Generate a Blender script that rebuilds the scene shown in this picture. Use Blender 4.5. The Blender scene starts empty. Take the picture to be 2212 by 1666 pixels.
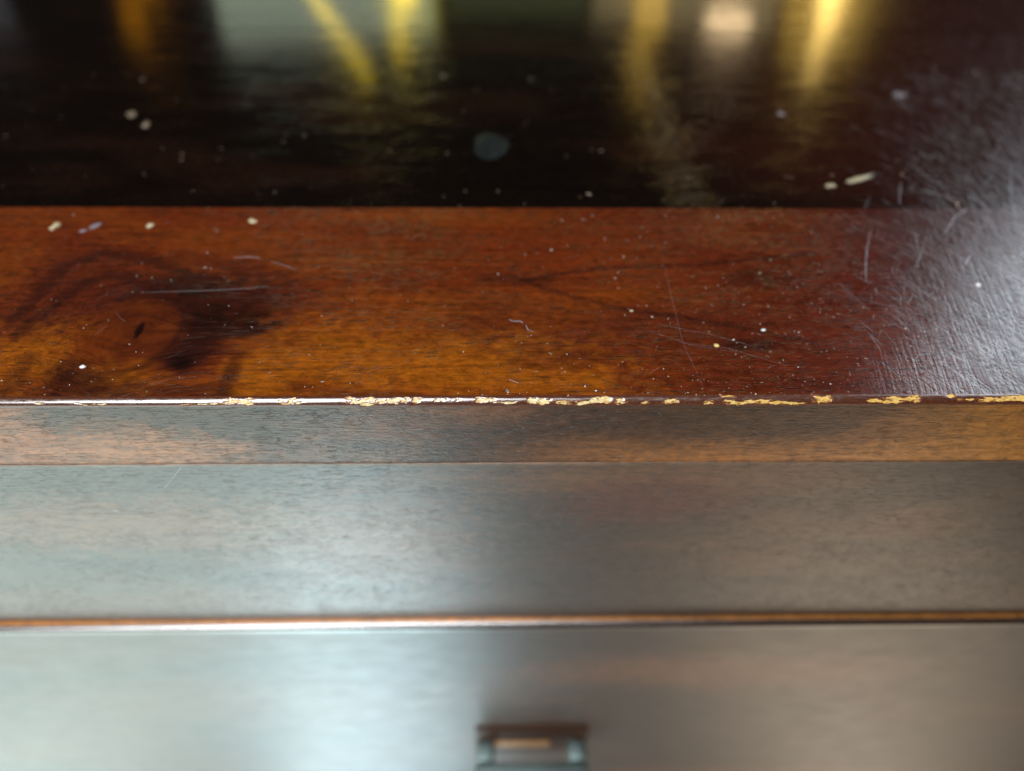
import bpy, math, random
import numpy as np
from mathutils import Vector

S = bpy.context.scene
C = S.collection
ZT = 0.78                      # height of the chest's top face; its front edge runs along y = 0
R = math.radians

# ---------------------------------------------------------------- camera
cam_d = bpy.data.cameras.new('camera')
cam = bpy.data.objects.new('camera', cam_d)
C.objects.link(cam)
pit, yaw, rol = R(45), R(1.5034), R(0.92764)
f = Vector((math.sin(yaw)*math.cos(pit), math.cos(yaw)*math.cos(pit), -math.sin(pit)))
rt = Vector((math.cos(yaw), -math.sin(yaw), 0))
up = rt.cross(f)
rt2 = rt*math.cos(rol) + up*math.sin(rol)
up2 = up*math.cos(rol) - rt*math.sin(rol)
from mathutils import Matrix
M = Matrix((rt2, up2, -f)).transposed().to_4x4()
M.translation = Vector((0, -0.1523471, 0.1587813 + ZT))
cam.matrix_world = M
cam_d.sensor_width = 36
cam_d.lens = 36*1610/2212
cam_d.clip_start = 0.01
cam_d.clip_end = 50
cam_d.dof.use_dof = True
cam_d.dof.focus_distance = 0.2215
cam_d.dof.aperture_fstop = cam_d.lens/1000/0.0064
S.camera = cam

# ---------------------------------------------------------------- world, view
wd = bpy.data.worlds.new('World')
S.world = wd
wd.use_nodes = True
wd.node_tree.nodes['Background'].inputs[0].default_value = (0.9, 0.8, 0.7, 1)
wd.node_tree.nodes['Background'].inputs[1].default_value = 0.018
S.view_settings.view_transform = 'Standard'
S.view_settings.look = 'None'
S.view_settings.exposure = 0
S.view_settings.gamma = 1
S.cycles.use_denoising = True
S.cycles.denoiser = 'OPENIMAGEDENOISE'
S.cycles.denoising_input_passes = 'RGB_ALBEDO_NORMAL'
S.cycles.denoising_prefilter = 'ACCURATE'

# ---------------------------------------------------------------- lamps
def lamp(name, loc, aim, sx, sy, col, L, shape='RECTANGLE', roll=0.0, spread=180):
    """area lamp of radiance L at loc (z from the top face), facing the point aim"""
    d = bpy.data.lights.new(name, 'AREA')
    d.shape = shape
    d.size = sx
    d.size_y = sy
    a = sx*sy*(math.pi/4 if shape == 'ELLIPSE' else 1)
    d.energy = L*math.pi*a
    d.color = col
    d.spread = R(spread)
    o = bpy.data.objects.new(name, d)
    C.objects.link(o)
    p = Vector(loc) + Vector((0, 0, ZT))
    t = Vector(aim) + Vector((0, 0, ZT))
    o.location = p
    q = (t-p).to_track_quat('-Z', 'Y')
    o.rotation_euler = (q.to_matrix() @ Matrix.Rotation(roll, 3, 'Z')).to_euler()
    return o

def brass(loc, aim, sx, sy, col, levels, roll=0.0, jit=0.006):
    """a tall lit brass stem: stacked lit lengths of unequal brightness, bottom first"""
    n = len(levels)
    h = sy/n
    for i, L in enumerate(levels):
        u = (i-(n-1)/2)*h
        lamp('reflection_lamp', (loc[0]+u*math.sin(roll)+jit*((i*7) % 3-1), loc[1], loc[2]+u*math.cos(roll)), aim, sx*(1, .7, .9, .6)[i % 4], h*.86, col, L, 'RECTANGLE', roll)

# tall window behind the photographer's left shoulder
lamp('window_lamp', (-0.36, -0.56, 0.86), (0, 0, 0), 0.46, 1.25, (0.95, 0.98, 1.0), 11)
# pale daylight thrown back by the floor in front of the chest, reflected in its front
lamp('floor_light', (-0.55, -0.48, -0.70), (-0.16, 0, -0.16), 0.80, 0.80, (0.76, 0.95, 0.90), 4.1)
lamp('floor_light', (-0.165, -0.27, -0.70), (-0.06, 0, -0.22), 0.22, 0.36, (0.68, 0.92, 1.0), 6.6)
lamp('floor_light', (0.13, -0.36, -0.70), (0.05, 0, -0.20), 0.24, 0.40, (1.0, 0.92, 0.80), 0.6)
lamp('floor_light', (0.44, -0.32, -0.70), (0.18, 0, -0.20), 0.30, 0.46, (1.0, 0.84, 0.64), 2.2)
# second window high at the back right, seen as the pale sheen on the top
lamp('window_lamp', (0.955, 0.605, 0.58), (0.2, 0.08, 0), 0.50, 0.52, (0.80, 0.91, 1.0), 8.0)
# lamps added in place of the unseen things mirrored by the top: greenish backdrop, brass
lamp('backdrop_light', (-0.245, 1.0, 0.125), (-0.1, 0.3, 0), 0.30, 0.27, (0.80, 0.95, 0.70), 1.0)
lamp('backdrop_light', (0.03, 1.02, 0.11), (0.0, 0.3, 0), 0.20, 0.24, (0.75, 0.85, 0.35), 0.2)
lamp('backdrop_light', (0.27, 1.0, 0.115), (0.1, 0.3, 0), 0.26, 0.25, (1.0, 0.78, 0.36), 0.65)
lamp('backdrop_light', (-0.78, 0.9, 0.11), (-0.3, 0.3, 0), 0.24, 0.25, (0.9, 0.92, 1.0), 0.15)
brass((-0.465, 0.92, 0.11), (-0.19, 0.29, 0), 0.050, 0.28, (1.0, 0.36, 0.0), (1.4, 1.3, 1.2, .7), R(-12))
brass((-0.13, 0.92, 0.13), (-0.05, 0.3, 0), 0.036, 0.27, (1.0, 0.66, 0.0), (4.6, 5.6, 4.8, 2.2))
lamp('reflection_lamp', (-0.12, 0.94, 0.11), (-0.05, 0.3, 0), 0.080, 0.24, (0.9, 0.80, 0.04), 0.68)
lamp('reflection_lamp', (-0.205, 0.86, 0.205), (-0.08, 0.28, 0), 0.014, 0.13, (1.0, 0.70, 0.04), 4.25, 'RECTANGLE', R(30))
brass((0.20, 0.92, 0.15), (0.08, 0.3, 0), 0.046, 0.32, (1.0, 0.58, 0.06), (2.6, 3.2, 1.8, 1.2), R(4))
lamp('reflection_lamp', (0.305, 0.88, 0.195), (0.13, 0.31, 0), 0.065, 0.035, (1.0, 0.70, 0.38), 5.52, 'ELLIPSE')
brass((0.43, 0.90, 0.145), (0.18, 0.3, 0), 0.032, 0.28, (1.0, 0.66, 0.18), (9.5, 11.5, 8.5, 3.5), R(11))
lamp('reflection_lamp', (0.44, 0.93, 0.13), (0.18, 0.3, 0), 0.11, 0.25, (1.0, 0.62, 0.10), 1.02, 'RECTANGLE', R(11))


# ---------------------------------------------------------------- node helpers
def new_mat(name):
    m = bpy.data.materials.new(name)
    m.use_nodes = True
    nt = m.node_tree
    return m, nt, nt.nodes['Principled BSDF']

class N:
    def __init__(s, nt): s.t = nt
    def n(s, typ, **k):
        x = s.t.nodes.new(typ)
        for a, v in k.items(): setattr(x, a, v)
        return x
    def l(s, a, b): s.t.links.new(a, b)
    def set(s, sock, v):
        if hasattr(v, 'is_linked') or isinstance(v, bpy.types.NodeSocket): s.l(v, sock)
        else: sock.default_value = v
    def math(s, op, a, b=0.0, c=None, clamp=False):
        x = s.n('ShaderNodeMath', operation=op, use_clamp=clamp)
        s.set(x.inputs[0], a); s.set(x.inputs[1], b)
        if c is not None: s.set(x.inputs[2], c)
        return x.outputs[0]
    def mix(s, fac, a, b, mode='MIX'):
        x = s.n('ShaderNodeMix', data_type='RGBA', blend_type=mode)
        s.set(x.inputs[0], fac); s.set(x.inputs[6], a); s.set(x.inputs[7], b)
        return x.outputs[2]
    def noise(s, vec, scale=1.0, detail=3, rough=0.5, dist=0.0):
        x = s.n('ShaderNodeTexNoise')
        s.l(vec, x.inputs['Vector'])
        x.inputs['Scale'].default_value = scale
        x.inputs['Detail'].default_value = detail
        x.inputs['Roughness'].default_value = rough
        x.inputs['Distortion'].default_value = dist
        return x.outputs[0]
    def scl(s, vec, v):
        x = s.n('ShaderNodeVectorMath', operation='MULTIPLY')
        s.l(vec, x.inputs[0]); x.inputs[1].default_value = v
        return x.outputs[0]
    def ramp(s, fac, lo, hi, a=0.0, b=1.0, smooth=True):
        x = s.n('ShaderNodeMapRange', interpolation_type='SMOOTHSTEP' if smooth else 'LINEAR')
        s.l(fac, x.inputs[0])
        for i, v in zip((1, 2, 3, 4), (lo, hi, a, b)): x.inputs[i].default_value = v
        return x.outputs[0]
    def attr(s, name):
        x = s.n('ShaderNodeAttribute'); x.attribute_name = name
        return x
    def bump(s, h, strength, dist, normal=None):
        x = s.n('ShaderNodeBump')
        s.l(h, x.inputs['Height']); x.inputs['Strength'].default_value = strength
        x.inputs['Distance'].default_value = dist
        if normal is not None: s.l(normal, x.inputs['Normal'])
        return x.outputs[0]

def wood(name, coat_rough, coat=1.0, pore_strength=0.75, pore_bump=0.5, haze_bump=0.25, ior=1.5, tint=None,
         streak=0.2, orange_peel=0.0, mottle=0.5, base_spec=0.0, bump_d=0.00008, use_scuff=False, use_polish=False, rvar=0.15, wave=0.0, use_craze=False):
    """lacquered wood: colour from the attribute 'tint' (or a constant), grain along the attribute 'grain'"""
    m, nt, p = new_mat(name)
    k = N(nt)
    g = k.attr('grain').outputs['Vector']
    if tint is None: col = k.attr('tint').outputs['Color']
    else:
        rgb = k.n('ShaderNodeRGB'); rgb.outputs[0].default_value = (*tint, 1); col = rgb.outputs[0]
    st = k.noise(k.scl(g, (14, 420, 1)), 1, 5, 0.6)
    st2 = k.noise(k.scl(g, (50, 1500, 1)), 1, 3, 0.5)
    bl = k.noise(k.scl(g, (240, 420, 1)), 1, 5, 0.65, 0.6)
    sp = k.noise(k.scl(g, (900, 1300, 1)), 1, 3, 0.6)
    po = k.noise(k.scl(g, (120, 1300, 1)), 1, 2, 0.5)
    po2 = k.noise(k.scl(g, (300, 2400, 1)), 1, 2, 0.5)
    zone = k.ramp(k.noise(k.scl(g, (30, 90, 1)), 1, 3, 0.5), 0.36, 0.60)
    pore = k.math('MAXIMUM', k.ramp(po, 0.565, 0.63), k.math('MULTIPLY', k.ramp(po2, 0.60, 0.68), 0.8))
    pore = k.math('MULTIPLY', pore, k.math('ADD', k.math('MULTIPLY', zone, 0.7), 0.3))
    v = k.math('ADD', k.ramp(st, 0.25, 0.75, 1-streak, 1+streak), k.ramp(bl, 0.25, 0.75, -mottle, mottle))
    v = k.math('ADD', v, k.ramp(sp, 0.25, 0.75, -0.28*mottle, 0.28*mottle))
    v = k.math('ADD', v, k.ramp(st2, 0.25, 0.75, -0.12, 0.12))
    if name == 'border veneer':
        live = k.math('SUBTRACT', 1.0, k.math('MULTIPLY', k.attr('calm').outputs['Fac'], 0.8))
        v = k.math('ADD', 1.0, k.math('MULTIPLY', k.math('SUBTRACT', v, 1.0), live))
        pore = k.math('MULTIPLY', pore, live)
    v = k.math('MAXIMUM', v, 0.12)
    vm = k.n('ShaderNodeVectorMath', operation='SCALE'); k.l(col, vm.inputs[0]); k.l(v, vm.inputs['Scale'])
    c2 = k.mix(k.math('MULTIPLY', pore, pore_strength), vm.outputs[0], (0.012, 0.005, 0.003, 1))
    k.l(c2, p.inputs['Base Color'])
    p.inputs['Roughness'].default_value = 0.5
    p.inputs['Specular IOR Level'].default_value = base_spec
    p.inputs['Coat Weight'].default_value = coat
    p.inputs['Coat IOR'].default_value = ior
    if use_polish: k.l(k.math('ADD', k.math('MULTIPLY', k.attr('polish').outputs['Fac'], 1.1), ior), p.inputs['Coat IOR'])
    wob = k.noise(k.scl(g, (260, 700, 1)), 1, 4, 0.6)
    ro = k.ramp(k.noise(k.scl(g, (60, 120, 1)), 1, 4, 0.6), 0.3, 0.7, coat_rough*(1-rvar), coat_rough*(1+rvar))
    if use_polish:
        ro = k.math('MULTIPLY', ro, k.math('SUBTRACT', 1.0, k.math('MULTIPLY', k.attr('polish').outputs['Fac'], 0.36)))
    k.l(ro, p.inputs['Coat Roughness'])
    hb = k.math('MULTIPLY', wob, haze_bump)
    pb = k.math('MULTIPLY', pore, pore_bump)
    if use_craze:
        cz = k.attr('craze').outputs['Fac']
        hb = k.math('MULTIPLY', hb, cz); pb = k.math('MULTIPLY', pb, cz)
    h = k.math('SUBTRACT', hb, pb)
    if wave: h = k.math('ADD', h, k.math('MULTIPLY', k.noise(k.scl(g, (45, 80, 1)), 1, 2, 0.5), wave))
    if orange_peel:
        h = k.math('ADD', h, k.math('MULTIPLY', k.noise(k.scl(g, (900, 1500, 1)), 1, 2, 0.5), orange_peel))
    if use_scuff:
        sc = k.attr('scuff').outputs['Fac']
        rot = k.n('ShaderNodeVectorRotate', rotation_type='Z_AXIS'); k.l(g, rot.inputs['Vector']); rot.inputs['Angle'].default_value = R(62)
        rot2 = k.n('ShaderNodeVectorRotate', rotation_type='Z_AXIS'); k.l(g, rot2.inputs['Vector']); rot2.inputs['Angle'].default_value = R(100)
        s1 = k.noise(k.scl(rot.outputs[0], (60, 900, 1)), 1, 2, 0.5, 0.3)
        s2 = k.noise(k.scl(rot2.outputs[0], (70, 1000, 1)), 1, 2, 0.5, 0.3)
        ss = k.math('ADD', s1, s2)
        h = k.math('ADD', h, k.math('MULTIPLY', k.math('MULTIPLY', ss, sc), 1.6))
        nt.links.remove(p.inputs['Coat Roughness'].links[0])
        k.l(k.math('ADD', ro, k.math('MULTIPLY', k.ramp(ss, 0.8, 1.2, .0, .22), sc)), p.inputs['Coat Roughness'])
    b = k.bump(h, 1.0, bump_d)
    k.l(b, p.inputs['Coat Normal'])
    k.l(b, p.inputs['Normal'])
    return m

# ---------------------------------------------------------------- numpy noise and painting
rng = np.random.default_rng(7)
def vnoise(x, y, seed=0):
    xi = np.floor(x).astype(np.int64); yi = np.floor(y).astype(np.int64)
    xf = x-xi; yf = y-yi
    xf = xf*xf*(3-2*xf); yf = yf*yf*(3-2*yf)
    def h(a, b):
        n = (a*374761393 + b*668265263 + seed*1442695041) & 0x7fffffff
        n = ((n ^ (n >> 13))*1274126177) & 0x7fffffff
        return ((n ^ (n >> 16)) & 0xffff)/65535.0
    return (h(xi, yi)*(1-xf)+h(xi+1, yi)*xf)*(1-yf) + (h(xi, yi+1)*(1-xf)+h(xi+1, yi+1)*xf)*yf
def fbm(x, y, o=4, seed=0):
    s = 0; a = 0.5; t = 0
    for i in range(o):
        s = s + a*vnoise(x*2**i, y*2**i, seed+i*17); t += a; a *= 0.55
    return s/t
def sm(a, b, x):
    t = np.clip((x-a)/(b-a), 0, 1)
    return t*t*(3-2*t)
def blob(X, Y, c, rx, ry, seed=0, wob=0.45, soft=0.5):
    """a ragged ellipse: 1 inside, 0 outside"""
    d = np.sqrt(((X-c[0])/rx)**2 + ((Y-c[1])/ry)**2)
    d = d + wob*(fbm(X*260, Y*420, 4, seed)-0.5)*2
    return 1-sm(1-soft, 1+soft, d)
def stroke(X, Y, pts, w, seed=0, wob=0.6):
    """a soft line through pts"""
    best = np.full(X.shape, 1e9)
    for (ax, ay), (bx, by) in zip(pts[:-1], pts[1:]):
        dx, dy = bx-ax, by-ay
        t = np.clip(((X-ax)*dx+(Y-ay)*dy)/(dx*dx+dy*dy), 0, 1)
        best = np.minimum(best, np.hypot(X-ax-t*dx, Y-ay-t*dy))
    d = best/w + wob*(fbm(X*300, Y*600, 4, seed)-0.5)*2
    return 1-sm(0.3, 1.4, d)
def lerp(a, b, t): return a + (np.asarray(b)-a)*t[..., None]

# ---------------------------------------------------------------- mesh helpers
def link(name, me, mat, parent=None, smooth=False):
    o = bpy.data.objects.new(name, me)
    C.objects.link(o)
    if mat: me.materials.append(mat)
    if parent: o.parent = parent
    if smooth: me.polygons.foreach_set('use_smooth', np.ones(len(me.polygons), dtype=bool))
    return o
def grid(name, P, mat, parent, tint=None, grain=None, extra=None, smooth=True):
    """P: (nu, nv, 3) points; faces wind so that du x dv is the outside"""
    nu, nv = P.shape[:2]
    me = bpy.data.meshes.new(name)
    idx = np.arange(nu*nv).reshape(nu, nv)
    q = np.stack([idx[:-1, :-1], idx[1:, :-1], idx[1:, 1:], idx[:-1, 1:]], -1).reshape(-1, 4)
    me.vertices.add(nu*nv); me.vertices.foreach_set('co', P.reshape(-1).astype(np.float32))
    me.loops.add(q.size); me.loops.foreach_set('vertex_index', q.reshape(-1).astype(np.int32))
    me.polygons.add(len(q)); me.polygons.foreach_set('loop_start', np.arange(0, q.size, 4, dtype=np.int32))
    me.update(calc_edges=True)
    put(me, 'tint', tint); put(me, 'grain', grain)
    for k_, v_ in (extra or {}).items(): put(me, k_, v_)
    return link(name, me, mat, parent, smooth)
def put(me, name, a):
    if a is None: return
    n = len(me.vertices)
    if a.ndim == 3 and name == 'tint':
        t = me.attributes.new(name, 'FLOAT_COLOR', 'POINT')
        b = np.ones((n, 4), np.float32); b[:, :3] = a.reshape(-1, 3)
        t.data.foreach_set('color', b.reshape(-1))
    elif a.ndim == 3:
        t = me.attributes.new(name, 'FLOAT_VECTOR', 'POINT')
        t.data.foreach_set('vector', a.reshape(-1).astype(np.float32))
    else:
        t = me.attributes.new(name, 'FLOAT', 'POINT')
        t.data.foreach_set('value', a.reshape(-1).astype(np.float32))
def box(name, lo, hi, mat, parent, bevel=0.0, seg=2):
    """a bevelled box with a 'grain' attribute along x"""
    import bmesh
    bm = bmesh.new()
    bmesh.ops.create_cube(bm, size=1)
    for v in bm.verts:
        v.co = Vector([(lo[i]+hi[i])/2 + v.co[i]*(hi[i]-lo[i]) for i in range(3)])
    if bevel: bmesh.ops.bevel(bm, geom=bm.edges[:], offset=bevel, segments=seg, affect='EDGES', profile=0.5)
    me = bpy.data.meshes.new(name)
    bm.to_mesh(me); bm.free()
    co = np.empty(len(me.vertices)*3, np.float32); me.vertices.foreach_get('co', co); co = co.reshape(-1, 3)
    t = me.attributes.new('grain', 'FLOAT_VECTOR', 'POINT')
    g = np.stack([co[:, 0], co[:, 2]+co[:, 1], co[:, 1]*0], -1)
    t.data.foreach_set('vector', g.reshape(-1).astype(np.float32))
    return link(name, me, mat, parent, True)
def tag(o, label, cat, group=None, kind=None):
    o['label'] = label; o['category'] = cat
    if group: o['group'] = group
    if kind: o['kind'] = kind
    return o

# ---------------------------------------------------------------- materials
TOP_ROUGH = 0.15
m_border = wood('border veneer', TOP_ROUGH, pore_strength=0.6, pore_bump=0.5, haze_bump=0.4, mottle=0.38, use_scuff=True)
m_panel = wood('dark panel veneer', 0.115, pore_strength=0.4, pore_bump=0.8, haze_bump=1.2, mottle=0.5, use_scuff=True, use_craze=True, wave=0.7)
m_rear = wood('rear board veneer', 0.085, pore_strength=0.4, pore_bump=0.2, haze_bump=0.2, mottle=0.5, use_scuff=True, wave=0.9)
m_lip = wood('lip veneer', 0.34, coat=0.9, pore_strength=0.45, pore_bump=1.0, haze_bump=0.4, mottle=0.4, orange_peel=0.4, ior=1.55, bump_d=0.00016, rvar=0.06)
m_rail = wood('rail veneer', 0.38, pore_strength=0.25, pore_bump=0.6, haze_bump=0.05, mottle=0.3, orange_peel=0.25, ior=1.75, bump_d=0.00013, rvar=0.04)
m_drawer = wood('drawer veneer', 0.40, pore_strength=0.5, pore_bump=0.2, haze_bump=0.0, mottle=0.3, orange_peel=0.06, ior=1.75, use_polish=True, rvar=0.06)
m_case = wood('case wood', 0.3, tint=(0.07, 0.02, 0.008))

def edge_material():
    m, nt, p = new_mat('worn edge lacquer')
    k = N(nt)
    w = k.attr('wear').outputs['Fac']
    raw = k.attr('rawcol').outputs['Vector']
    g = k.attr('grain').outputs['Vector']
    nz = k.noise(k.scl(g, (1100, 2200, 900)), 1, 5, 0.75)
    fib = k.noise(k.scl(g, (500, 4000, 1)), 1, 3, 0.6)
    w2 = k.ramp(k.math('ADD', w, k.math('MULTIPLY', k.math('SUBTRACT', nz, 0.5), 1.5)), 0.46, 0.60)
    rim = k.ramp(k.math('ADD', w, k.math('MULTIPLY', k.math('SUBTRACT', nz, 0.5), 1.2)), 0.20, 0.46)
    lac = k.mix(k.ramp(nz, 0.35, 0.7), (0.05, 0.013, 0.005, 1), (0.14, 0.034, 0.011, 1))
    lac = k.mix(k.math('MULTIPLY', rim, 0.6), lac, (0.34, 0.10, 0.025, 1))
    vm = k.n('ShaderNodeVectorMath', operation='SCALE'); k.l(raw, vm.inputs[0]); k.l(k.ramp(fib, 0.3, 0.7, 0.7, 1.1), vm.inputs['Scale'])
    k.l(k.mix(w2, lac, vm.outputs[0]), p.inputs['Base Color'])
    p.inputs['Specular IOR Level'].default_value = 0.2
    p.inputs['Roughness'].default_value = 0.55
    k.l(k.math('SUBTRACT', 1.0, w2), p.inputs['Coat Weight'])
    k.l(k.ramp(k.noise(k.scl(g, (300, 1500, 1)), 1, 4, 0.6), 0.3, 0.7, 0.14, 0.36), p.inputs['Coat Roughness'])
    h = k.math('ADD', k.math('MULTIPLY', nz, 0.6), k.math('MULTIPLY', k.noise(k.scl(g, (220, 900, 1)), 1, 3, 0.5), 0.8))
    b = k.bump(h, 0.35, 0.00006)
    k.l(b, p.inputs['Normal']); k.l(b, p.inputs['Coat Normal'])
    k.l(k.math('ADD', k.math('MULTIPLY', k.attr('burn').outputs['Fac'], 1.35), 1.45), p.inputs['Coat IOR'])
    return m
m_edge = edge_material()

def plain(name, col, rough, metal=0.0, spec=0.5, alpha=1.0, var=0.25, scale=600, sss=0.0):
    m, nt, p = new_mat(name)
    k = N(nt)
    tc = k.n('ShaderNodeTexCoord').outputs['Object']
    nz = k.noise(tc, scale, 4, 0.6)
    c = k.mix(nz, tuple(x*(1-var) for x in col)+(1,), tuple(min(1, x*(1+var)) for x in col)+(1,))
    k.l(c, p.inputs['Base Color'])
    k.l(k.ramp(nz, 0.3, 0.7, rough*0.8, min(1, rough*1.2)), p.inputs['Roughness'])
    p.inputs['Metallic'].default_value = metal
    p.inputs['Specular IOR Level'].default_value = spec
    p.inputs['Alpha'].default_value = alpha
    return m
m_nickel = plain('aged nickel', (0.21, 0.28, 0.27), 0.5, metal=1.0, var=0.15, scale=250)
m_dark_brown = plain('dark brown', (0.045, 0.018, 0.010), 0.55, spec=0.15, var=0.2, scale=200)
m_amber = plain('dull amber', (0.36, 0.19, 0.075), 0.5, metal=0.2, var=0.2, scale=200)
m_wood = plain('pale splinter', (0.38, 0.32, 0.20), 0.5, var=0.5, scale=900)
m_cream = plain('cream crumb', (0.56, 0.46, 0.28), 0.45, var=0.4, scale=900)
m_yellow = plain('yellow crumb', (0.78, 0.58, 0.18), 0.5)
m_white = plain('white crumb', (0.85, 0.86, 0.86), 0.35)
m_flake = plain('clear flake', (0.42, 0.38, 0.42), 0.3, alpha=0.45)
m_dust = plain('dust', (0.26, 0.19, 0.13), 0.22, spec=1.0, alpha=0.75)
m_scratch = plain('scuffed lacquer', (0.52, 0.55, 0.60), 0.35, spec=1.0, alpha=0.8, var=0.3)
m_drip = plain('dried drip', (0.045, 0.065, 0.062), 0.5, alpha=0.22, var=0.8, scale=250, spec=0.3)

# ---------------------------------------------------------------- the chest
XW, DEPTH, FRONT_OUT = 0.46, 0.42, 0.0042
Y_BAND, Y_SEAM = 0.1056, 0.2945
FLAT = 0.0004
RAD = 0.0019
chest = bpy.data.objects.new('wooden_chest', None)
C.objects.link(chest)
tag(chest, 'polished dark wooden chest with red brown border, worn front edge and one drawer', 'chest')

def rail_grain(X, V, warp=0.0015, seed=3):
    return np.stack([X, V + warp*(fbm(X*9, V*30, 3, seed)-0.5)*2, np.zeros_like(X)], -1)

def scuff(X, Y):
    return sm(.085, .165, X - .30*Y + .035*(fbm(X*35, Y*35, 4, 401)-.5))
# --- red brown border strip along the front of the top
def axis(lo, a, b, hi, fine, coarse):
    return np.unique(np.concatenate([np.arange(lo, a, coarse), np.arange(a, b, fine), np.arange(b, hi, coarse), [hi]]).round(6))
xs = axis(-XW, -0.215, 0.235, XW, 0.0006, 0.004)
ys = np.arange(RAD+FLAT, Y_BAND, 0.0006); ys = np.append(ys[:-1], Y_BAND)
X, Y = np.meshgrid(xs, ys, indexing='ij')
KN = np.array((-0.11691, 0.03122))
dx, dy = (X-KN[0]), (Y-KN[1])*0.72
rr = np.hypot(dx, dy)+1e-6
psi = dy/0.72*(1-0.85*np.exp(-(rr/0.017)**2)) + 0.003*(fbm(X*7, Y*18, 3, 5)-0.5)*2
near = np.exp(-(rr/0.03)**2)
grain = np.stack([X*(1-0.25*near), psi, np.zeros_like(X)], -1)
col = np.empty(X.shape+(3,))
base = np.array((0.128, 0.0235, 0.0048))
col[:] = base
col = lerp(col, (0.16, 0.036, 0.0050), 0.85*sm(0.45, 0.7, fbm(X*22, Y*60, 4, 11)))
col = lerp(col, (0.085, 0.017, 0.0055), 0.6*sm(0.5, 0.75, fbm(X*16+5, Y*45, 4, 21)))
ylw = (0.31, 0.095, 0.0050); org = (0.21, 0.055, 0.0060)
for c, rx, ry, a, cc in [
    ((-0.00228, 0.01304), .034, .013, .85, ylw), ((-0.03725, 0.03502), .030, .013, .65, org), ((-0.03087, 0.01519), .026, .013, .6, ylw),
    ((-0.05971, 0.01735), .018, .014, .7, ylw), ((-0.14689, 0.02010), .012, .017, .8, ylw), ((-0.11459, 0.01014), .011, .008, .85, ylw),
    ((-0.07304, 0.00881), .009, .010, .9, ylw), ((-0.17464, 0.06678), .012, .018, .6, org), ((-0.05275, 0.07113), .030, .012, .35, org),
    ((0.01631, 0.04460), .020, .010, .3, org), ((0.02293, 0.00691), .012, .005, .55, ylw), ((-0.09104, 0.00729), .012, .004, .5, org),
    ((-0.01050, 0.00311), .060, .0025, .55, org), ((0.07255, 0.00243), .05, .0012, .5, org)]:
    col = lerp(col, cc, .82*a*blob(X, Y, c, rx, ry, int(c[0]*9000)+50, 0.9, 0.75))
# the right third is a deeper, redder figure
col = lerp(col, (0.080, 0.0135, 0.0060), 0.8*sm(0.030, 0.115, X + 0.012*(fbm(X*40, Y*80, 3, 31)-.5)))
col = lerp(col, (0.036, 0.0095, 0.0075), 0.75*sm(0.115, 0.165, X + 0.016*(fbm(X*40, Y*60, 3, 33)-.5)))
dk = (0.022, 0.0065, 0.0050); dk2 = (0.060, 0.012, 0.0065); blk = (0.006, 0.003, 0.0025)
for c, rx, ry, a, cc, wob in [
    ((-0.14224, 0.05843), .026, .021, .50, dk2, .6), ((-0.09738, 0.04590), .026, .017, .85, dk, .6), ((-0.10308, 0.04965), .016, .010, .4, blk, .8), ((-0.08768, 0.03743), .013, .0085, .7, blk, .7),
    ((-0.07945, 0.03185), .006, .0026, .85, dk, .5), ((-0.09810, 0.01956), .0085, .0075, .85, dk, .5), ((-0.09764, 0.01703), .0035, .003, .9, blk, .5),
    ((-0.09434, 0.02714), .007, .0085, .75, dk, .6), ((-0.11519, 0.05348), .012, .008, .55, dk, .7), ((-0.07493, 0.04964), .022, .008, .45, dk2, .8),
    ((-0.12475, 0.00642), .013, .008, .75, dk, .6), ((-0.13056, 0.01341), .006, .006, .5, dk, .6), ((-0.15266, 0.03517), .010, .007, .5, dk2, .8),
    ((-0.08117, 0.00804), .0026, .012, .62, dk, .4), ((0.08225, 0.02480), .010, .0028, .75, dk, .6), ((0.09240, 0.05934), .012, .005, .5, dk, .8),
    ((0.01802, 0.01928), .016, .006, .40, dk2, .8), ((0.08714, 0.00472), .040, .004, .4, dk2, .7), ((-0.00999, 0.03499), .012, .004, .35, dk2, .9),
    ((-0.14524, 0.01043), .003, .010, .5, dk, .6), ((0.06520, 0.03726), .03, .010, .35, dk2, .9), ((-0.10249, 0.00441), .02, .003, .5, dk, .8)]:
    col = lerp(col, cc, a*blob(X, Y, c, rx, ry, int(c[0]*7000)+99, wob, 0.55))
for pts, w, a, cc in [
    ([(-0.15862, 0.03751), (-0.15592, 0.04966), (-0.15416, 0.06625), (-0.14195, 0.07502), (-0.12232, 0.06935), (-0.10442, 0.06005)], .0032, .55, dk),
    ([(-0.14869, 0.04716), (-0.14445, 0.05477), (-0.13602, 0.06191), (-0.12686, 0.06003)], .0032, .55, dk),
    ([(-0.15358, 0.03060), (-0.15020, 0.03987), (-0.14562, 0.04716)], .003, .5, dk),
    ([(-0.10711, 0.06965), (-0.08800, 0.06549), (-0.07013, 0.05740)], .003, .35, dk2),
    ([(0.00884, 0.05876), (0.03556, 0.06560), (0.07098, 0.06788), (0.11692, 0.07485)], .0014, .52, dk),
    ([(0.00884, 0.05876), (0.01829, 0.05271), (0.03969, 0.04335), (0.07397, 0.03488), (0.10182, 0.02521)], .0014, .52, dk),
    ([(-0.00580, 0.06010), (0.00884, 0.05876), (0.01695, 0.05823)], .0035, .5, dk),
    ([(0.06753, 0.04961), (0.08537, 0.05745), (0.11080, 0.06016)], .002, .3, dk2),
    ([(-0.06341, 0.00720), (-0.04896, 0.00325), (-0.02417, 0.00201)], .002, .4, dk)]:
    col = lerp(col, cc, a*stroke(X, Y, pts, w, len(pts)*3))
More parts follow.
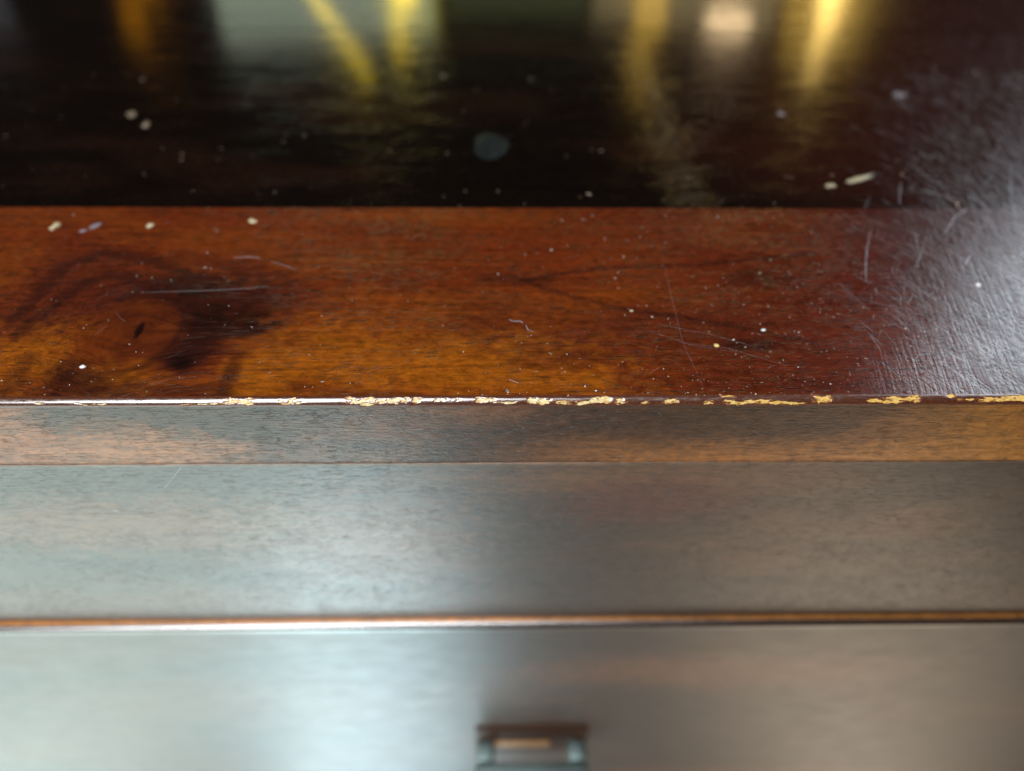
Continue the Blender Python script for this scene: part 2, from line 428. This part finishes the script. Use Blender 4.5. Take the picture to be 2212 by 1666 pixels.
# the eye of the knot, bounded by its dark crescent
disc = blob(X, Y, KN, .0142, .0185, 77, .28, .30)
disc = disc*(1-.75*sm(.004, -.016, dx))
col = lerp(col, (0.100, 0.0205, 0.0048), 0.65*disc)
col = lerp(col, (0.060, 0.012, 0.0045), 0.6*disc*sm(.45, .7, fbm(X*170, Y*130, 4, 505)))
col = lerp(col, (0.15, 0.036, 0.0055), 0.5*disc*sm(.5, .75, fbm(X*110+4, Y*90, 4, 506)))
ring = np.abs(np.hypot(dx/0.0142, (Y-KN[1])/0.0185)-1.02)
col = lerp(col, dk, 0.55*(1-sm(0, .16, ring))*sm(-.004, .006, dx))
rings = 0.5+0.5*np.sin(np.hypot(dx, dy*.9)*2600 + 5*fbm(X*200, Y*200, 3, 8))
col = col*(1-0.07*rings*np.exp(-(rr/.016)**2))[..., None]
col = lerp(col, blk, 0.95*blob(X, Y, (-0.11567, 0.03236), .0010, .0030, 5, .8, .4))
col = col*np.array((.90, .79, .80))
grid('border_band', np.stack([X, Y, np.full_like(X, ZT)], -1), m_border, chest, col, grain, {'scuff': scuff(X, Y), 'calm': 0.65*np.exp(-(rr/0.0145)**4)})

# --- dark centre panel and the board behind its seam
def dark(X, Y, seed):
    c = np.empty(X.shape+(3,)); c[:] = (0.0032, 0.0014, 0.0009)
    c = lerp(c, (0.011, 0.0038, 0.0019), 0.9*sm(.42, .72, fbm(X*14, Y*38, 4, seed)))
    c = lerp(c, (0.0025, 0.0015, 0.001), 0.8*sm(.5, .75, fbm(X*9+3, Y*30, 4, seed+9)))
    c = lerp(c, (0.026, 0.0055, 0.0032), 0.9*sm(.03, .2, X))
    return c
xs2 = axis(-XW, -0.34, 0.37, XW, 0.002, 0.01)
ys2 = np.linspace(Y_BAND, Y_SEAM, 100)
X, Y = np.meshgrid(xs2, ys2, indexing='ij')
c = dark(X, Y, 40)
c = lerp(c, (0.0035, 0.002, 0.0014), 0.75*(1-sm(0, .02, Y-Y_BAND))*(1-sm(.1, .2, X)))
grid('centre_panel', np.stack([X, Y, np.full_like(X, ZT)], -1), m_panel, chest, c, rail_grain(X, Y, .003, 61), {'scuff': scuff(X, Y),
     'craze': .14 + 1.1*np.exp(-((X-.076-.01*(fbm(X*0, Y*40, 3, 63)-.5))/.0085)**2)*(1-sm(.22, .30, Y))})
ys3 = np.linspace(Y_SEAM+0.0006, DEPTH, 50)
X, Y = np.meshgrid(xs2, ys3, indexing='ij')
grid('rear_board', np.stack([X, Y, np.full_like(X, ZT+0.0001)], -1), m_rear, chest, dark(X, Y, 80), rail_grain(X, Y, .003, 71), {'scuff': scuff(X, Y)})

# --- rounded front edge with the lacquer chipped off
exs = axis(-XW, -0.19, 0.20, XW, 0.00022, 0.003)
th = np.linspace(0, math.pi/2, 19)
prof = [(RAD+FLAT, 0.0), (RAD+FLAT*.5, 0.0)] + [(RAD-RAD*math.sin(t), -RAD+RAD*math.cos(t)) for t in th] + [(0.0, -RAD-FLAT*.5), (0.0, -RAD-FLAT)]
prof = np.array(prof)
nor = np.array([(0, 1), (0, 1)] + [(-math.sin(t), math.cos(t)) for t in th] + [(-1, 0), (-1, 0)])
sarc = np.concatenate([[0], np.cumsum(np.hypot(*np.diff(prof, axis=0).T))])
vv = sarc/sarc[-1]
X, V = np.meshgrid(exs, vv, indexing='ij')
wear = np.zeros_like(X)
CH = [(-0.0814, -0.07181, 0.5, 0.42, 1.0), (-0.09373, -0.0814, 0.72, 0.13, 0.8), (-0.06564, -0.05605, 0.5, 0.3, 0.8), (-0.04509, -0.03618, 0.5, 0.45, 1.0), (-0.03618, -0.02631, 0.45, 0.4, 1.0), (-0.02549, -0.02248, 0.5, 0.4, 1.0), (-0.02179, -0.01014, 0.5, 0.15, 0.75), (-0.00713, -0.00028, 0.45, 0.3, 0.95), (-0.00329, 0.0063, 0.6, 0.15, 0.85), (0.00794, 0.01589, 0.5, 0.33, 1.0), (0.01589, 0.02192, 0.6, 0.26, 1.0), (0.02288, 0.02754, 0.65, 0.25, 1), (0.02658, 0.03398, 0.45, 0.32, 1.0), (0.03453, 0.03822, 0.55, 0.3, 1), (0.04247, 0.04467, 0.65, 0.25, 1), (0.04905, 0.05398, 0.6, 0.25, 1.0), (0.06083, 0.06412, 0.6, 0.22, 1), (0.0659, 0.0707, 0.25, 0.16, 1.0), (0.06727, 0.08166, 0.7, 0.26, 1.0), (0.07892, 0.09194, 0.72, 0.24, 1.0), (0.09372, 0.09975, 0.42, 0.55, 1.0), (0.11016, 0.11866, 0.65, 0.2, 1.0), (0.11523, 0.12688, 0.42, 0.42, 1.0), (0.13442, 0.13729, 0.25, 0.28, 1.0), (0.13729, 0.14401, 0.5, 0.14, 0.85), (0.14332, 0.1488, 0.6, 0.2, 1), (0.14579, 0.16114, 0.45, 0.34, 1.0), (-0.13758, -0.1321, 0.6, 0.13, 0.75), (-0.12525, -0.11291, 0.7, 0.1, 0.75)]
crng = np.random.default_rng(3)
for x0 in np.arange(-0.45, -0.17, 0.02): CH.append((x0, x0+crng.uniform(.004, .014), .5, .22, 1.0))
for x0 in np.arange(0.175, 0.44, 0.02): CH.append((x0, x0+crng.uniform(.004, .014), .5, .22, 1.0))
big = fbm(X*500, V*5, 4, 91)
fine = fbm(X*1400, V*14, 4, 92)
for x0, x1, vc, hw, amp in CH:
    e = 0.0012 + 0.12*(x1-x0)
    mx = sm(x0-e, x0+e, X)*(1-sm(x1-e, x1+e, X))
    cen = vc + 0.16*(fbm(X*260+vc*9, X*0, 3, int(abs(x0)*5000))-0.5)*2
    hwx = hw*(0.15+1.25*fbm(X*420, X*0+vc, 3, int(abs(x0)*7000)+3))
    mv = 1-sm(0.55, 1.25, np.abs(V-cen)/hwx)
    jag = fbm(X*750+hw*40, V*7, 5, int(abs(x0)*3000)+7)
    wear = np.maximum(wear, amp*mx*mv*(0.05+1.25*jag))
wear = wear + 0.30*(big-0.5)*(wear > .05)
mid = np.exp(-((V-.5)/.3)**2)
wear = np.maximum(wear, 0.42*sm(.62, .78, fbm(X*700, V*8, 4, 95))*mid)
P = np.empty(X.shape+(3,))
dep = -0.00018*sm(.4, .6, wear) + 0.00010*(fbm(X*1500, V*16, 3, 96)-.5)*sm(.4, .6, wear) + 0.00005*(fbm(X*160, V*3, 4, 97)-.5)*np.sin(np.pi*V)
dep = dep*np.sin(np.pi*np.clip(V, 0, 1))**.5
P[..., 0] = X
P[..., 1] = prof[None, :, 0] + nor[None, :, 0]*dep
P[..., 2] = ZT + prof[None, :, 1] + nor[None, :, 1]*dep
raw = np.empty(P.shape); raw[:] = (0.92, 0.80, 0.46)
raw = lerp(raw, (0.84, 0.54, 0.15), sm(-.01, .10, X))
raw = lerp(raw, (0.62, 0.30, 0.06), 0.8*sm(.5, .72, fbm(X*600, V*6, 4, 98)))
grid('front_edge', P[:, ::-1], m_edge, chest, None, np.stack([X, V*sarc[-1], 0*X], -1)[:, ::-1], {'burn': np.exp(-((V-.45)/.24)**2)[:, ::-1], 'wear': wear[:, ::-1], 'rawcol': raw[:, ::-1]})

# --- front faces: lip of the top, rail below it, drawer front
S_RAIL, S_GAP, S_DRAWER = 0.0287, 0.1312, 0.405
def face(name, s0, s1, y, mat, paint, step=.0012, gseed=5):
    a = axis(-XW+.001, -0.34, 0.36, XW-.001, step, .01)
    s = np.linspace(s0, s1, max(3, int((s1-s0)/step)))
    X, Sx = np.meshgrid(a, s, indexing='ij')
    P = np.stack([X, np.full_like(X, y), ZT-Sx], -1)
    return grid(name, P[:, ::-1], mat, chest, paint(X, Sx)[:, ::-1], rail_grain(X, Sx, .002, gseed)[:, ::-1])
def lip_paint(X, s):
    c = np.empty(X.shape+(3,)); c[:] = (0.050, 0.020, 0.009)
    c = lerp(c, (0.13, 0.045, 0.014), 0.9*sm(.42, .7, fbm(X*25, s*50, 4, 301)))
    c = lerp(c, (0.30, 0.115, 0.040), 0.9*blob(X, s, (-.118, .0225), .035, .0085, 303, .6, .6))
    c = lerp(c, (0.30, 0.105, 0.035), 0.8*blob(X, s, (-.150, .016), .012, .020, 304, .6, .6))
    c = lerp(c, (0.27, 0.095, 0.022), 0.9*sm(.012, .028, s+.006*(fbm(X*60, s*100, 3, 305)-.5))*sm(-.02, .06, X))
    c = lerp(c, (0.30, 0.11, 0.014), 0.7*sm(.10, .16, X))
    return c
def rail_paint(X, s):
    c = np.empty(X.shape+(3,)); c[:] = (0.035, 0.017, 0.010)
    c = lerp(c, (0.085, 0.032, 0.013), 0.9*sm(.4, .7, fbm(X*10, s*26, 4, 311)))
    c = lerp(c, (0.16, 0.062, 0.024), 0.8*blob(X, s, (-.13, .062), .06, .014, 312, .8, .7))
    c = lerp(c, (0.15, 0.060, 0.025), 0.7*blob(X, s, (-.045, .075), .035, .03, 315, .8, .7))
    c = lerp(c, (0.13, 0.050, 0.018), 0.7*blob(X, s, (.04, .037), .05, .008, 316, .8, .7))
    c = lerp(c, (0.26, 0.16, 0.10), .7*(1-sm(.0001, .0005, s-S_RAIL))*(1-.6*sm(0, .15, X)))  # pale line along the top arris, a highlight put into the paint
    c = lerp(c, (0.07, 0.016, 0.008), 0.8*blob(X, s, (.055, .05), .03, .012, 313, .7, .6))
    return c
def drawer_paint(X, s):
    c = np.empty(X.shape+(3,)); c[:] = (0.035, 0.016, 0.009)
    c = lerp(c, (0.075, 0.028, 0.012), 0.9*sm(.4, .7, fbm(X*8, s*22, 4, 321)))
    c = lerp(c, (0.12, 0.042, 0.016), 0.7*blob(X, s, (.10, .175), .08, .012, 323, .8, .7))
    c = lerp(c, (0.10, 0.035, 0.014), 0.7*blob(X, s, (-.13, .20), .09, .02, 324, .8, .7))
    c = lerp(c, np.array((0.70, 0.27, 0.055))*(1-.5*sm(-.02, .09, X))[..., None], .95*(1-sm(.0, .0001, s-S_GAP-.00002+.00008*(fbm(X*120, s*40, 3, 322)-.5))))  # lit look of the top ledge painted in orange, weaker to the right
    return c
face('top_lip', RAD+FLAT, S_RAIL, 0.0, m_lip, lip_paint, .0007, 5)
# rail: 0.3 mm proud of the lip, its top arris softened
def rolled(name, s0, s1, yface, yback, rtop, mat, paint, step, gseed):
    a = axis(-XW+.001, -0.34, 0.36, XW-.001, step*1.5, .01)
    t = np.linspace(0, math.pi/2, 9)
    tm = R(62)
    t = t/t[-1]*tm
    hh = rtop*(1-math.cos(tm))
    yz = [(yback, s0)] + [(yface+rtop*(math.sin(tm)-math.sin(q)), s0+rtop-rtop*math.cos(q)) for q in t]
    yz += [(yface-.00001, s0+hh+.00015)]
    yz += [(yface, q) for q in np.linspace(s0+hh+.00015, s1, max(3, int((s1-s0)/step)))[1:]] + [(yback, s1)]
    yz = np.array(yz)
    X, I = np.meshgrid(a, np.arange(len(yz)), indexing='ij')
    Yv, Sv = yz[I, 0], yz[I, 1]
    P = np.stack([X, Yv, ZT-Sv], -1)
    return grid(name, P[:, ::-1], mat, chest, paint(X, Sv)[:, ::-1], rail_grain(X, Sv-Yv, .002, gseed)[:, ::-1], {'polish': (1-sm(hh, hh*1.5, Sv-s0))[:, ::-1]})
rolled('front_rail', S_RAIL, S_GAP-.0006, -.0003, .004, .00025, m_rail, rail_paint, .0015, 6)
drawer = rolled('drawer', S_GAP, S_DRAWER, -FRONT_OUT, .02, .0034, m_drawer, drawer_paint, .002, 7)

# --- pull on the drawer: two posts and a squared bar
pull = bpy.data.objects.new('drawer_pull', None)
C.objects.link(pull); pull.parent = chest
hx0, hx1, hz = -0.0120, 0.0462, ZT-0.2560
yf = -FRONT_OUT
for x in (hx0, hx1-.0095):
    box('post', (x, yf-.0115, hz-.009), (x+.0095, yf, hz), m_nickel, pull, .0014, 3)
box('bar', (hx0-.0006, yf-.0225, hz-.0125), (hx1+.0006, yf-.0118, hz-.0012), m_nickel, pull, .0012, 3)
box('dark_plate', (hx0-.0004, yf-.0016, hz-.016), (hx1+.0004, yf+.001, hz+.0165), m_dark_brown, pull, .0008, 2)  # dark plate behind the posts, for the dark band above them
box('amber_strip', (hx0+.0097, yf-.0030, hz-.0050), (hx1-.0190, yf-.0012, hz+.0010), m_amber, pull, .0008, 2)  # strip put in for the amber patch between the posts
box('foot_plate', (hx0+.0095, yf-.0012, hz-.011), (hx1-.0095, yf, hz-.001), m_nickel, pull, .0004, 2)

# --- rest of the case, outside the picture
box('case_side', (-XW+.012, .006, .05), (-XW+.032, DEPTH-.01, ZT-.030), m_case, chest, .001)
box('case_side', (XW-.032, .006, .05), (XW-.012, DEPTH-.01, ZT-.030), m_case, chest, .001)
box('case_back', (-XW+.034, DEPTH-.03, .05), (XW-.034, DEPTH-.012, ZT-.030), m_case, chest, .001)
box('top_underside', (-XW+.001, .004, ZT-.0285), (XW-.001, DEPTH, ZT-.004), m_case, chest, .001)
box('drawer_front', (-XW+.034, -.002, .36-.18), (XW-.034, .018, ZT-S_DRAWER-.004), m_case, chest, .002)
box('plinth', (-XW+.006, .002, 0), (XW-.006, DEPTH-.008, .05), m_case, chest, .003)

# ---------------------------------------------------------------- scratches in the lacquer (fine ribs, real geometry)
sr = random.Random(11)
sv, sf = [], []
def scratch(pts, w, h=None):
    h = .00001 + w*sr.uniform(.05, .22)
    n0 = len(sv)
    n = len(pts)
    for i, (x, y) in enumerate(pts):
        a = pts[max(0, i-1)]; b = pts[min(n-1, i+1)]
        tx, ty = b[0]-a[0], b[1]-a[1]
        L = math.hypot(tx, ty) or 1
        nx, ny = -ty/L, tx/L
        ww = w*(0.25+0.75*math.sin(math.pi*(i+.3)/(n-.4)))*.5
        sv.append((x-nx*ww, y-ny*ww, ZT+.00001)); sv.append((x, y, ZT+h)); sv.append((x+nx*ww, y+ny*ww, ZT+.00001))
    for i in range(n-1):
        for j in (0, 1):
            p = n0+3*i+j
            sf.append((p, p+3, p+4, p+1))
def arc(x, y, ang, length, curve, n=9):
    pts = []; a = ang-curve/2
    x -= math.cos(ang)*length/2; y -= math.sin(ang)*length/2
    for i in range(n):
        pts.append((x, y)); x += math.cos(a)*length/(n-1); y += math.sin(a)*length/(n-1); a += curve/(n-1)
    return pts
cnt = 0
while cnt < 10000:
    y = sr.uniform(0.004, 0.24) if sr.random() < .3 else 0.004+abs(sr.gauss(0, .055))
    x = sr.uniform(0.112, 0.34)
    dens = min(1, max(0, (x-0.112-0.30*max(0, y-.05))/0.06))**1.8
    if sr.random() > dens: continue
    if sr.random() < .7: ang = R(sr.gauss(118, 14))       # main sweep: up and to the left
    elif sr.random() < .6: ang = R(sr.gauss(70, 15))
    else: ang = sr.uniform(0, math.pi)
    scratch(arc(x, y, ang, sr.lognormvariate(math.log(.006), .6), sr.gauss(.06, .16)), sr.lognormvariate(math.log(.000038), .55))
    cnt += 1
for pts, w in [
    ([(-0.12214, 0.05168), (-0.11008, 0.05219), (-0.09614, 0.05296), (-0.08534, 0.05400), (-0.07896, 0.05530)], .0001),
    ([(-0.09531, 0.07193), (-0.09047, 0.07251), (-0.08578, 0.07166)], .0002), ([(-0.08154, 0.06968), (-0.07701, 0.06772), (-0.07150, 0.06468)], .00012),
    ([(0.06019, 0.07186), (0.05954, 0.04961), (0.05930, 0.02574), (0.06196, 0.00520)], .00003), ([(0.04752, 0.03212), (0.05455, 0.02867), (0.06133, 0.02462), (0.07400, 0.02130)], .00004),
    ([(0.05250, 0.03491), (0.06975, 0.02933), (0.08461, 0.02237)], .00004), ([(0.05855, 0.02574), (0.07290, 0.02305), (0.08995, 0.01486)], .00004),
    ([(0.00336, 0.00897), (0.00614, 0.00736)], .0002), ([(0.00371, 0.03733), (0.00476, 0.03638), (0.00736, 0.03638), (0.00825, 0.03543)], .00025), ([(0.00914, 0.03450), (0.00968, 0.03217), (0.01146, 0.03125)], .0002),
    ([(0.14414, 0.09208), (0.13708, 0.07725), (0.13265, 0.06569), (0.12991, 0.05747)], .00016), ([(0.22460, 0.14386), (0.21085, 0.11686), (0.20283, 0.09615), (0.19950, 0.08342)], .0002),
    ([(0.17095, 0.08803), (0.17988, 0.09938), (0.18780, 0.10549)], .00025), ([(0.17514, 0.12034), (0.18250, 0.11493), (0.18684, 0.10964)], .0003),
    ([(0.16859, 0.12588), (0.16189, 0.10954)], .0002), ([(0.17849, 0.14356), (0.18175, 0.13167), (0.18679, 0.12039)], .00025)]:
    scratch(pts, w)
# faint stray hairlines elsewhere on the border
for i in range(14):
    x = sr.uniform(-.15, .13); y = sr.uniform(.004, .09)
    scratch(arc(x, y, R(sr.gauss(5, 35)), sr.uniform(.002, .010), sr.gauss(0, .5), 6), sr.uniform(.00002, .00004))
# a short hooked scratch on the rail and a nick beside it
def front_rib(pts, w):
    n0 = len(sv)
    for i, (x, z) in enumerate(pts):
        a = pts[max(0, i-1)]; b = pts[min(len(pts)-1, i+1)]
        tx, tz = b[0]-a[0], b[1]-a[1]; L = math.hypot(tx, tz)
        nx, nz = -tz/L*w/2, tx/L*w/2
        for px_, pz_, o_ in ((x-nx, z-nz, 0), (x, z, .00006), (x+nx, z+nz, 0)):
            sv.append((px_, -.00031-o_, ZT+pz_))
    for i in range(len(pts)-1):
        for j in (0, 1):
            p = n0+3*i+j
            sf.append((p, p+1, p+4, p+3))
front_rib([(-0.10196, -0.03029), (-0.10511, -0.03433), (-0.10849, -0.03847), (-0.11086, -0.04120), (-0.11223, -0.04119), (-0.11329, -0.04118)], .00010)
front_rib([(-0.13180, -0.05324), (-0.13106, -0.05379), (-0.13031, -0.05433)], .0003)
me = bpy.data.meshes.new('scratches'); me.from_pydata(sv, [], sf); me.update()
o = link('scratches', me, m_scratch, chest, True); o['kind'] = 'stuff'

# ---------------------------------------------------------------- dust and crumbs lying on the top
def lump(verts, faces, c, rx, ry, rz, rot, r_, n=7, j0=.55, j1=1.25):
    """a small flat-bottomed irregular grain"""
    b = len(verts)
    ca, sa = math.cos(rot), math.sin(rot)
    for lev, (k, z) in enumerate(((1.0, 0.0), (1.03, .35), (.7, .85))):
        for i in range(n):
            a = 2*math.pi*i/n
            q = k*r_.uniform(j0, j1)
            x, y = rx*q*math.cos(a), ry*q*math.sin(a)
            verts.append((c[0]+x*ca-y*sa, c[1]+x*sa+y*ca, ZT+.00002+rz*z*r_.uniform(.8, 1.2)*(lev > 0)))
    verts.append((c[0], c[1], ZT+rz*1.05))
    for lev in (0, 1):
        for i in range(n):
            j = (i+1) % n
            faces.append((b+lev*n+i, b+lev*n+j, b+(lev+1)*n+j, b+(lev+1)*n+i))
    for i in range(n): faces.append((b+2*n+i, b+2*n+(i+1) % n, b+3*n))
m_spark = plain('bright dust', (0.70, 0.66, 0.60), 0.25, spec=1.0)
dr = random.Random(5)
dv, df = [], []
for i in range(1300):
    y = 0.003+0.25*dr.random()**1.4
    x = dr.uniform(-.19-.5*y, .19+.5*y)
    if vnoise(np.array([x*30+50]), np.array([y*60+9]), 4)[0] < dr.random()*.75: continue
    rad = dr.lognormvariate(math.log(.00013), .5)
    if y > .1:
        rad *= 1.5
        if dr.random() < .45: continue
    rad = min(rad, .0009)
    lump(dv, df, (x, y), rad*dr.uniform(.9, 2.8), rad, rad*dr.uniform(.3, 1.2), dr.uniform(0, 3.14), dr, 5)
nb = len(df)
for i in range(520):
    y = .002+.10*dr.random()**1.6
    x = dr.gauss(.085, .05) if dr.random() < .55 else dr.uniform(-.17, .2)
    rad = min(.00032, dr.lognormvariate(math.log(.000075), .5))
    lump(dv, df, (x, y), rad*dr.uniform(1, 2.2), rad, rad*dr.uniform(.5, 1), dr.uniform(0, 3.14), dr, 5)
me = bpy.data.meshes.new('dust'); me.from_pydata(dv, [], df); me.update()
me.materials.append(m_dust); me.materials.append(m_spark)
me.polygons.foreach_set('material_index', np.array([0]*nb+[1]*(len(df)-nb), dtype=np.int32))
o = link('dust', me, None, None, False)
tag(o, 'fine pale dust specks scattered over the polished top of the chest', 'dust', None, 'stuff')

def crumb(name, c, rx, ry, rz, rot, mat, label, cat, seed, group='loose crumbs and flakes on the top', n=11, j0=.6, j1=1.25):
    v, f_ = [], []
    q = 1 if cat == 'drip' else .8
    lump(v, f_, (0, 0), rx*q, ry*q, rz*q, rot, random.Random(seed), n, j0, j1)
    me = bpy.data.meshes.new(name)
    me.from_pydata([(a, b, z-ZT) for a, b, z in v], [], f_); me.update()
    o = link(name, me, mat, None, True)
    o.location = (c[0], c[1], ZT)
    return tag(o, label, cat, group)
crumb('crumb', (-0.16717, 0.09184), .0017, .0034, .0012, -.25, m_cream, 'large cream crumb by the left end of the red border, biggest of the crumbs', 'crumb', 1)
crumb('flake', (-0.15235, 0.09251), .0020, .0030, .0004, -.5, m_flake, 'clear greyish flake between two cream crumbs at the far side of the border', 'flake', 2)
crumb('flake', (-0.15570, 0.08906), .0018, .0010, .0004, .4, m_flake, 'small clear flake touching the lower tip of a larger clear flake', 'flake', 3)
crumb('crumb', (-0.13184, 0.09257), .0016, .0018, .0009, -.4, m_cream, 'rounded cream crumb at the far side of the border above the knot', 'crumb', 4)
crumb('crumb', (-0.09418, 0.09588), .0022, .0017, .0006, -.5, m_cream, 'flat tan crumb lying on the border close to the dark panel', 'crumb', 5)
crumb('crumb', (-0.12706, 0.01483), .0011, .0009, .0007, .3, m_white, 'bluish white chip on the dark patch below the knot', 'crumb', 6)
crumb('crumb', (0.06972, 0.02416), .0011, .0009, .0006, -.1, m_yellow, 'yellow crumb on the border left of a dark smudge in the grain', 'crumb', 7)
crumb('crumb', (0.08682, 0.03160), .0011, .0008, .0006, .3, m_white, 'small white crumb above the dark smudge in the red grain', 'crumb', 8)
crumb('crumb', (0.04479, 0.04163), .0009, .0006, .0005, 0, m_cream, 'tiny cream crumb just below the dark V shaped grain line', 'crumb', 9)
crumb('crumb', (0.16917, 0.05588), .0013, .0012, .0006, .5, m_white, 'bluish white chip among the scratches at the right of the border', 'crumb', 10)
crumb('crumb', (0.20108, 0.21106), .0042, .0028, .0010, -.7, m_flake, 'pale curled flake far back on the dark panel at the right', 'flake', 11)
crumb('crumb', (0.13534, 0.18883), .0022, .0026, .0010, .2, m_flake, 'round pale speck on the dark panel below the bright gold reflection', 'flake', 12)
o = crumb('splinter', (0.15188, 0.12844), 0.0095, .0020, .0012, .42, m_wood, 'thin pale wood splinter on the dark panel near the border', 'splinter', 13)
crumb('crumb', (0.13839, 0.12311), .0034, .0016, .0008, .35, m_wood, 'small pale sliver lying at the lower end of the splinter', 'splinter', 14)
crumb('crumb', (-0.17118, 0.18585), .0024, .0034, .0012, .2, m_dust, 'dim tan crumb on the dark panel below the black reflection', 'crumb', 15)
crumb('crumb', (-0.16074, 0.17560), .0022, .0036, .0011, .2, m_dust, 'dim tan crumb on the dark panel just right of a similar crumb', 'crumb', 16)
crumb('dried_drip', (-0.00306, 0.15648), .0078, .0120, .0006, .1, m_drip, 'dull greenish grey dried drip in the middle of the dark panel', 'drip', 17, None, 18, .82, 1.12)
